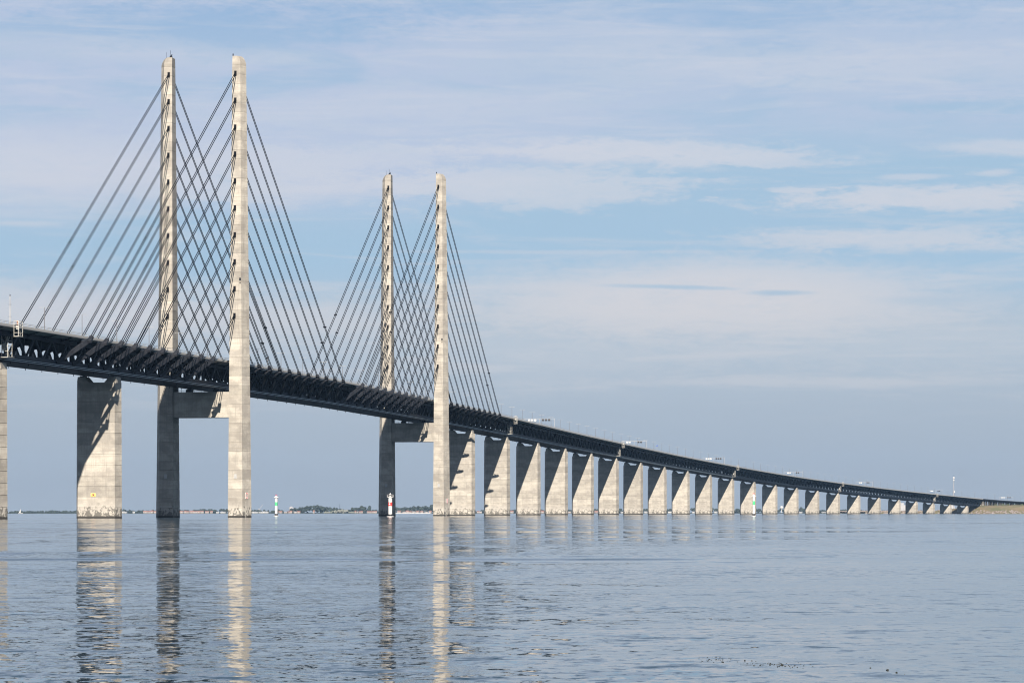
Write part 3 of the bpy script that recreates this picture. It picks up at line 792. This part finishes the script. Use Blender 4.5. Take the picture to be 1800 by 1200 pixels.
# ------------------------------------------------------------------ beacons in the water
def at(px, Y, z=0.0):
    X = (px - 900) / 5510.0 * Y; return Vector((X, Y, z + drop(X, Y)))
def beacon(px, Y, H_, colr, label, bigtop=False, rad=.72):
    t = thing('light_beacon', label, 'light beacon', at(px, Y), 0, 'white light beacons standing in the water')
    k = H_
    MB().lathe([(rad * 1.9, -1.5), (rad * 1.9, .25), (rad * 1.5, .35)], 16).obj('foot', 'white_paint', t)
    MB().lathe([(rad * 1.05, .3), (rad * 1.25, .5), (rad * 1.25, 1.25), (rad, 1.35)], 16).obj('base_ring', 'sign_black', t)
    MB().lathe([(rad, 1.3), (rad, k * .52)], 16).obj('lower_column', 'white_paint', t, )
    MB().lathe([(rad * 1.04, k * .52), (rad * 1.04, k * .70)], 16).obj('band', colr, t)
    MB().lathe([(rad, k * .70), (rad, k * .93)], 16).obj('upper_column', 'white_paint', t)
    if bigtop:
        MB().lathe([(rad, k * .91), (rad * 1.75, k * .94), (rad * 1.75, k * .97)], 16).obj('gallery', 'white_paint', t)
        rl = MB()
        for i in range(10):
            a = 2 * math.pi * i / 10; rl.bar((math.cos(a) * rad * 1.65, math.sin(a) * rad * 1.65, k * .97), (math.cos(a) * rad * 1.65, math.sin(a) * rad * 1.65, k * 1.06), .06, .06, (1, 0, 0))
        rl.lathe([(rad * 1.68, k * 1.055), (rad * 1.68, k * 1.065)], 12); rl.obj('gallery_rail', 'white_paint', t)
        MB().lathe([(.45, k * .97), (.45, k * 1.08), (.1, k * 1.14)], 10).obj('lantern', 'white_paint', t)
        MB().box((rad * .9, -.2, k * 1.03), (.22, .3, .35)).box((-rad * 1.1, .1, k * 1.02), (.2, .2, .3)).tube((.5, 0, k * 1.1), (.9, 0, k * 1.17), .06, n=6).obj('instrument', 'dark_steel', t)
        MB().box((-rad * .35, -rad * 1.0, k * .615), (.28, .1, .35)).obj('lettering_panel', 'sign_white', t)
    else:
        MB().lathe([(rad, k * .90), (rad * 1.7, k * .915), (rad * 1.7, k * .935), (rad * .5, k * 1.0), (rad * .3, k * 1.02)], 16).obj('head_cone', 'white_paint', t)
        MB().tube((-.5, 0, k * .94), (-.5, 0, k * 1.09), .05, n=6).tube((.5, 0, k * .94), (.5, 0, k * 1.09), .05, n=6).tube((0, 0, k), (0, 0, k * 1.07), .16, n=8).obj('antenna', 'sign_red', t)
        MB().bar((-1.5, -.2, k * .93), (1.5, -.2, k * .93), .1, .1).obj('platform_arm', 'white_paint', t)
beacon(485.5, 1850, 11.8, 'green_paint', 'white beacon with green band, between the two pylons', rad=.8)
beacon(686, 1560, 10.4, 'red_paint', 'white beacon with red band and gallery, in front of the farther pylon', True, rad=.95)
beacon(1325, 1800, 12.4, 'green_paint', 'white beacon with green band, before the row of piers at right', rad=.66)

# ------------------------------------------------------------------ island with its abutment and the road beyond
IS0 = 3745
def fbm(x, y, sc_, o=0.0): return mnoise.fractal(Vector((x * sc_, y * sc_, o)), 1.0, 2.0, 4)
def island_h(x, y):
    """height of the island: shore line runs off to the right in front of the road"""
    A = Vector(ax2(IS0 - 5)); hd_ = head(IS0)
    dx, dy = x - A.x, y - A.y
    al = dx * math.sin(hd_) + dy * math.cos(hd_); off = dx * math.cos(hd_) - dy * math.sin(hd_)
    # distance inside the shore: front shore (towards the camera) and right shore
    n_ = fbm(x, y, .012) * 9
    d1 = al + 38 + n_ - max(0, -off - 14) * -.55            # the land widens behind and to the left
    d2 = 125 - off + n_ + al * .35
    d = min(d1, d2)
    left = min(1.0, max(0.0, (off + 60) / 60))
    hmax = (13.5 * left + 3.2 * (1 - left)) * (1 if al < 240 else max(.5, 1 - (al - 240) / 900))
    return max(-3.0, min(hmax, d * .36)) + fbm(x, y, .03, 3) * .6
mb = MB(); gx, gy = 150, 110; x0_, x1_, y0_, y1_ = 560, 1500, 4900, 6100
for j in range(gy + 1):
    for i in range(gx + 1):
        x_ = x0_ + (x1_ - x0_) * i / gx; y_ = y0_ + (y1_ - y0_) * (j / gy) ** 1.5
        mb.v.append((x_, y_, island_h(x_, y_) + drop(x_, y_)))
for j in range(gy):
    for i in range(gx):
        k = j * (gx + 1) + i; mb.f.append((k, k + 1, k + gx + 2, k + gx + 1)); mb.mi.append(0)
isl = mb.obj('island_ground', 'dry_grass', smooth=True); isl['kind'] = 'structure'; isl['label'] = 'dry grassy island slope under the far end of the bridge'
# boulders armouring the shore
mb = MB(); rnd = random.Random(3); cnt = 0
ico = [(0, 0, 1), (.894, 0, .447), (.276, .851, .447), (-.724, .526, .447), (-.724, -.526, .447), (.276, -.851, .447), (.724, .526, -.447), (-.276, .851, -.447), (-.894, 0, -.447), (-.276, -.851, -.447), (.724, -.526, -.447), (0, 0, -1)]
icf = [(0, 1, 2), (0, 2, 3), (0, 3, 4), (0, 4, 5), (0, 5, 1), (1, 6, 2), (2, 7, 3), (3, 8, 4), (4, 9, 5), (5, 10, 1), (6, 7, 2), (7, 8, 3), (8, 9, 4), (9, 10, 5), (10, 6, 1), (6, 11, 7), (7, 11, 8), (8, 11, 9), (9, 11, 10), (10, 11, 6)]
def lump(mb, c, r, rnd, sq=.75):
    mb.add([(c[0] + vx * r * rnd.uniform(.7, 1.2), c[1] + vy * r * rnd.uniform(.7, 1.2), c[2] + vz * r * sq * rnd.uniform(.7, 1.2)) for vx, vy, vz in ico], icf)
tries = 0
while cnt < 7000 and tries < 200000:
    tries += 1
    x_ = rnd.uniform(x0_, x1_ - 250); y_ = 4900 + 700 * rnd.random() ** 1.6
    h_ = island_h(x_, y_)
    if -.8 < h_ < 5.2 + fbm(x_, y_, .05) * 2:
        lump(mb, (x_, y_, h_ + drop(x_, y_) + .35), rnd.uniform(.9, 2.4), rnd); cnt += 1
o = mb.obj('shore_rocks', 'rock'); tag(o, 'tumbled pale boulders armouring the island shore', 'rocks', kind='stuff')
def bush(x_, y_, r_, label):
    mb = MB()
    for _ in range(26):
        a = rnd.uniform(0, 6.28); q = rnd.random() ** .5 * r_
        lump(mb, (math.cos(a) * q, math.sin(a) * q, rnd.uniform(.2, .8) * r_ * (1 - .4 * q / r_)), r_ * rnd.uniform(.18, .34), rnd, .9)
    o = mb.obj('bush', 'bush_foliage'); o.location = (x_, y_, island_h(x_, y_) + drop(x_, y_)); tag(o, label, 'bush', 'dark bushes on the island slope')
blist = [(1751, 895), (1783, 894), (1796, 895), (1763, 893), (1772, 896)]
for i, (px, py) in enumerate(blist):
    Y = 5075 + i % 3 * 25; X = (px - 900) / 5510 * Y
    bush(X, Y, rnd.uniform(1.8, 3.0), ['dark round bush nearest the abutment on the island slope', 'dark bush in the middle of the island slope, left of the edge pair', 'dark bush at the right edge of the photo on the island',
                          'small bush high on the island slope under the road columns', 'low bush just above the boulders on the island'][i])
# abutment
org = PA(IS0, 0, 0); t = thing('bridge_abutment', 'pale concrete abutment wall where the deck lands on the island', 'abutment', org, -head(IS0))
TA = T(IS0)
MB().box((0, 4, (TA - 12.4) / 2 - .5), (9.5, 5, (TA - 12.4) / 2 + .5)).obj('wall', 'concrete', t)
MB().box((0, 10.0, TA - 7.3), (9.5, .9, 5.0)).obj('back_wall', 'concrete', t)
for e in (-1, 1):
    wv_ = MB(); x0q, x1q = sorted((e * 9.52, e * 10.3))
    pts = [(-1.2, -1), (-1.2, TA - 8.5), (9, TA - 7.5), (26, 7), (30, -1)]
    vs = [(xx, yy, zz) for xx in (x0q, x1q) for yy, zz in pts]; n = 5
    wv_.add(vs, [tuple(range(n - 1, -1, -1)), tuple(range(n, 2 * n))] + [(i, (i + 1) % n, n + (i + 1) % n, n + i) for i in range(n)]); wv_.obj('wing_wall', 'concrete', t)
# road deck on columns beyond
s0_, s1_ = IS0 + 2, 4600
org = P(s0_, 0, 0); t = thing('island_viaduct', 'low road deck on many short columns crossing the island', 'viaduct', org, 0); kw = dict(origin=org)
mb = MB(); sweep(mb, [(-11.9, .3), (-11.9, -.6), (-8.5, -2.0), (8.5, -2.0), (11.9, -.6), (11.9, .3)][::-1], s0_, s1_, 20); mb.obj('road_slab', 'chord_steel', t, **kw)
for e in (-1, 1):
    mb = MB(); sweep(mb, rect(e * 11.95 - .06, e * 11.95 + .06, 1.05, 1.2), s0_, s1_, 20); mb.obj('railing', 'rail_steel', t, **kw)
    s = s0_ + 4; k = 0
    while s < s1_:
        z_ = island_h(*P(s, e * 8, 0).xy)
        st = (9, 9, 14, 18, 20, 22, 14, 16)[k % 8]
        MB().bar(PA(s, e * 8.4, -1), P(s, e * 8.4, -2.0), 1.6, 2.2, (1, 0, 0)).obj('column', 'concrete', t, **kw)
        s += st; k += 1
# telecom mast behind
base_ = at(1676.5, 5600); zb = max(1.5, island_h(base_.x, base_.y))
t = thing('telecom_mast', 'tall thin mast with white antenna drums behind the far deck', 'mast', (base_.x, base_.y, base_.z + zb))
MB().tube((0, 0, 0), (0, 0, 63), .75, .45, 8).obj('pole', 'red_paint' if False else 'grey_roof', t)
MB().lathe([(.6, 61), (1.7, 61.3), (1.7, 63.0), (.6, 63.3)], 12).obj('upper_drum', 'white_paint', t)
MB().lathe([(.6, 57), (1.3, 57.2), (1.3, 58.6), (.6, 58.8)], 12).obj('lower_drum', 'white_paint', t)
MB().box((1.2, -.3, 37), (.7, .4, 1.3)).obj('dish', 'white_paint', t); MB().tube((0, 0, 63), (0, 0, 67), .12, n=6).obj('lightning_rod', 'dark_steel', t)

# ------------------------------------------------------------------ far shore (nine kilometres away)
YS = 9000.0
def shore_top(px):
    """height in metres of the tree line over the sea, by direction"""
    k = 5510 / YS
    prof = [(-400, 5), (0, 5), (100, 5.5), (215, 7), (300, 7), (380, 9), (440, 7), (462, 6), (474, 11), (486, 7), (505, 9), (520, 12), (532, 13.5), (560, 13.5), (572, 10), (590, 9), (605, 8), (615, 11), (624, 14), (640, 12.5), (660, 12),
            (700, 12), (706, 12.5), (728, 12), (736, 13.5), (760, 14.5), (800, 14), (850, 9), (900, 8), (1100, 9), (1280, 10), (1380, 9), (1385, 11), (1400, 8), (1440, 12), (1450, 7), (1500, 8), (1560, 6), (1700, 6), (2200, 6)]
    for (a, za), (b, zb_) in zip(prof, prof[1:]):
        if px <= b: return max(2.0, (za + (zb_ - za) * (px - a) / (b - a)) / k - 1.0)
    return 6
mb = MB(); n = 220
for i in range(n + 1):
    X = -2600 + 5200 * i / n; wob = fbm(X, 0, .002) * 60
    for yy, zz in ((YS - 70 + wob, -3.0), (YS - 40 + wob, 2.0), (YS + 250, 3.0), (YS + 1400, 4.0)): mb.v.append((X, yy, zz + drop(X, yy)))
for i in range(n):
    for j in range(3):
        k = i * 4 + j; mb.f.append((k, k + 4, k + 5, k + 1)); mb.mi.append(0)
o = mb.obj('far_shore', 'far_foliage'); o['kind'] = 'structure'; o['label'] = 'low green coast on the horizon behind the bridge'
rnd = random.Random(11)
def wood(pxa, pxb, label, dens=1.0, m_='far_foliage', hf=None, y0=60, y1=420):
    mb = MB(); X0, X1 = (pxa - 900) / 5510 * YS, (pxb - 900) / 5510 * YS
    nn = int((X1 - X0) / 2.4 * dens)
    for _ in range(nn):
        X = rnd.uniform(X0, X1); px = X / YS * 5510 + 900; top = (hf or shore_top)(px)
        edge = min(1.0, (X - X0) / 25, (X1 - X) / 25); edge = max(.35, edge)
        Y = YS + rnd.uniform(y0, y1); r_ = rnd.uniform(3.0, 6.4)
        u = rnd.random() ** .32
        z_ = max(1.5, top * edge * (1.0 + .3 * fbm(X, Y, .02, 1)) * u - r_ * .4)
        lump(mb, (X, Y, z_ + drop(X, Y)), r_, rnd, .85)
    o = mb.obj('woodland', m_); tag(o, label, 'woodland', kind='stuff'); return o
wood(-60, 470, 'low strip of distant trees along the far shore at left', 1.6)
wood(466, 492, 'small round clump of distant trees behind the green-banded beacon', 3.0)
wood(492, 660, 'long wooded hump on the far shore between the two pylons', 3.2)
wood(655, 840, 'wooded shore behind the marina at the farther pylon', 3.2)
wood(836, 1800, 'distant blue tree line seen between the piers', 1.6)
def mound_h(px): return max(2.5, (7.5 - abs(px - 598) * .10) * 1.63 - 1)
wood(570, 626, 'pale grey-green mound on the far shore between the pylons', 2.2, 'bare_mound', mound_h, 0, 50)
# houses
HM = {}
def house(px, w_, h_, d_, roofh, wall, roof, label, group, yoff=0):
    X = (px - 900) / 5510 * YS; Y = YS - 12 + yoff
    t = thing('house', label, 'house', (X, Y, 2.0 + drop(X, Y)), rnd.uniform(-.25, .25), group)
    MB().box((0, 0, h_ / 2), (w_ / 2, d_ / 2, h_ / 2)).obj('wall', wall, t)
    mb = MB(); a, b = w_ / 2 + .4, d_ / 2 + .4
    mb.add([(-a, -b, h_), (a, -b, h_), (a, b, h_), (-a, b, h_), (-a, 0, h_ + roofh), (a, 0, h_ + roofh)], [(0, 1, 5, 4), (2, 3, 4, 5), (0, 4, 3), (1, 2, 5), (0, 3, 2, 1)])
    mb.obj('roof', roof, t)
    wn = MB(); k = max(1, int(w_ / 4))
    for i in range(k):
        xx = -w_ / 2 + w_ * (i + .5) / k; MB().box((xx, -d_ / 2 - .03, h_ * .55), (.7, .06, .8)).obj('window', 'glass', t)
clusters = [
    ('red-roofed houses on the shore left of the nearer pylon', 'left of the nearer pylon', [(256, 16), (262, 12), (268, 13), (273, 10)], 'red'),
    ('red-roofed houses on the shore between the nearer pylon legs', 'between the nearer pylon legs', [(320, 14), (326, 12), (331, 12), (338, 14), (344, 13), (350, 14), (355, 12), (365, 16), (373, 9)], 'red'),
    ('white houses on the shore right of the left pier', 'just right of the broad left pier', [(217, 10), (222, 12), (235, 8)], 'white'),
    ('white houses on the shore between the nearer pylon legs', 'close to the right leg of the nearer pylon', [(383, 10), (391, 9), (396, 9)], 'white'),
    ('white buildings on the shore right of the nearer pylon', 'just right of the nearer pylon', [(446, 16), (452, 12), (458, 10), (464, 14), (469, 12)], 'white'),
    ('pale houses on the shore right of the green beacon', 'on the shore right of the green-banded beacon', [(493, 14), (502, 11), (508, 12), (513, 9), (520, 12), (525, 12), (552, 6)], 'mix'),
    ('small pink houses on the shore left of the red beacon', 'just right of the pale mound', [(625, 6), (629, 6), (633, 6), (637, 6)], 'mix'),
    ('large red-roofed buildings by the farther pylon', 'left of the farther pylon', [(651, 22), (659, 16)], 'red'),
    ('pink harbour houses between the farther pylon legs', 'between the farther pylon legs', [(703, 12), (710, 12), (716, 12), (722, 10), (728, 12), (735, 12), (742, 11), (750, 12), (757, 10)], 'mix'),
    ('houses seen between the near row of piers', 'seen in gaps between nearer piers', [(840, 10), (845, 12), (899, 12), (952, 14), (1001, 12), (1048, 12)], 'mix'),
    ('far pale buildings seen between the smaller piers', 'seen in gaps between small distant piers', [(1093, 12), (1135, 12), (1178, 16), (1218, 12), (1258, 12), (1407, 12), (1447, 18), (1477, 12), (1582, 22), (1589, 14)], 'white'),
]
for gname, where, lst, kind in clusters:
    for i, (px, w_) in enumerate(lst):
        rf = 'red_roof' if kind == 'red' or (kind == 'mix' and i % 3 != 1) else 'grey_roof'
        wl = 'house_white' if kind == 'white' else 'house_wall'
        wd = w_ * .72
        nm = {'red': 'red-roofed house', 'white': 'white house', 'mix': 'pale house'}[kind]
        house(px + rnd.uniform(-.8, .8), wd, rnd.uniform(2.6, 4.2), 9, rnd.uniform(2.8, 4.4) if rf == 'red_roof' else 1.4, wl, rf, 'tiny %s %s, %s from left' % (nm, where, NUM[i]), gname)
# marina boats
bh = None
for i in range(26):
    px = 698 + i * 2.45 + rnd.uniform(-.6, .6)
    if 758 < px: continue
    X = (px - 900) / 5510 * YS; Y = YS - 105 + rnd.uniform(-15, 10)
    t = thing('sailing_boat', 'tiny moored boat between the farther pylon legs, %s from the left' % NUM[i], 'boat', (X, Y, drop(X, Y)), rnd.uniform(-.5, .5), 'boats moored in the far marina')
    if bh is None:
        L_, B_ = 5.2, 1.5
        bh = MB().rings([[(-L_, -B_ * .6, -.3), (L_ * .5, -B_ * .7, -.3), (L_, 0, -.1), (L_ * .5, B_ * .7, -.3), (-L_, B_ * .6, -.3)], [(-L_, -B_, 1.3), (L_ * .5, -B_, 1.3), (L_ * 1.15, 0, 1.7), (L_ * .5, B_, 1.3), (-L_, B_, 1.3)]]).mesh('hull', 'house_white')
        bc = MB().box((-.8, 0, 1.9), (2.2, .9, .6)).mesh('cabin', 'house_white'); bm_ = MB().tube((.4, 0, 1.4), (.4, 0, 11.0), .16, .1, 6).mesh('mast', 'pale_steel')
    for nme, me in (('hull', bh), ('cabin', bc), ('mast', bm_)): lk(bpy.data.objects.new(nme, me), t)
# lone sail at far left
p = at(36, 7000); t = thing('sailing_boat', 'tiny white sail far off between the two left piers', 'boat', p, .3)
lk(bpy.data.objects.new('hull', bh), t); lk(bpy.data.objects.new('mast', bm_), t)
MB().add([(.3, 0, 2), (.3, 0, 10.8), (-3.6, 0, 2.2), (.3, .12, 2), (.3, .12, 10.8), (-3.6, .12, 2.2)], [(0, 1, 2), (5, 4, 3), (0, 3, 4, 1), (1, 4, 5, 2), (2, 5, 3, 0)]).obj('sail', 'house_white', t)
# water tower dome, pale silo and crane on the shore
X = (512 - 900) / 5510 * 9300; t = thing('storage_dome', 'pale domed building rising over the trees right of the green beacon', 'building', (X, 9300, drop(X, 9300) + 3))
MB().lathe([(7.5, 0), (7.5, 13), (6.5, 16), (3.5, 18.5), (.5, 19.5)], 20).obj('dome', 'grey_roof', t, smooth=False); MB().box((9, 0, 7), (2.5, 3, 7)).obj('annex', 'grey_roof', t)
X = (1374 - 900) / 5510 * 9100; t = thing('water_tower', 'white ball-topped tower in the gap between distant piers', 'water tower', (X, 9100, drop(X, 9100) + 3))
MB().lathe([(1.2, 0), (1.2, 12)], 12).obj('stem', 'house_white', t); MB().lathe([(1, 10.5), (4.2, 12.5), (5.2, 15.5), (4.2, 18.5), (1, 20)], 16).obj('ball', 'house_white', t)
X = (457 - 900) / 5510 * 9200; t = thing('harbour_crane', 'faint slanting crane jib on the shore right of the nearer pylon', 'crane', (X, 9200, drop(X, 9200) + 3))
MB().tube((0, 0, 0), (0, 0, 11), 1.0, n=6).obj('tower', 'grey_roof', t); MB().bar((-3, 0, 9), (8, 0, 24), .8, .8).bar((-3, 0, 9), (-6, 0, 13), .8, .8).obj('jib', 'grey_roof', t)
for px, hh, l in ((597, 26, 'thin radio mast over the mound between the pylons'), ):
    X = (px - 900) / 5510 * 9250; t = thing('radio_mast', l, 'mast', (X, 9250, drop(X, 9250) + 3)); MB().tube((0, 0, 0), (0, 0, hh), .5, .3, 6).obj('pole', 'dark_steel', t)
for i, (px, w1, w2) in enumerate(((1583, 8, 30), (1672, 4, 26))):
    X = (px - 900) / 5510 * 8700
    t = thing('power_station_tower', ['faint blue tower block seen between the last piers, left one', 'faint blue tower block seen between the last piers, right one'][i], 'building', (X, 8700, drop(X, 8700)))
    MB().box((0, 0, w2 / 2), (w1, 8, w2 / 2)).obj('block', 'grey_roof', t); MB().box((w1 + 2.5, 0, w2 * .4), (2.2, 6, w2 * .4)).obj('annex', 'grey_roof', t)

# ------------------------------------------------------------------ floating weed near the camera
mb = MB(); rnd = random.Random(21)
def weed(px, py, r_):
    Y = 5510 * CAM_H / (py - 897.5); X = (px - 900) / 5510 * Y
    lump(mb, (X, Y, drop(X, Y) + r_ * .2), r_, rnd, .45)
for _ in range(120):
    c_ = rnd.choice(((1245, 1160), (1262, 1158), (1305, 1163), (1340, 1167), (1360, 1168), (1378, 1167), (1395, 1169)))
    weed(c_[0] + rnd.gauss(0, 14), c_[1] + rnd.gauss(0, 2.2), rnd.uniform(.006, .018))
for px, py, r_ in ((1530, 1173, .02), (1560, 1177, .03), (1576, 1181, .022), (1590, 1184, .012), (1270, 1163, .03), (1375, 1168, .035)): weed(px, py, r_)
o = mb.obj('floating_weed', 'seaweed'); tag(o, 'scattered dark specks of weed floating on the water at lower right', 'seaweed', kind='stuff')
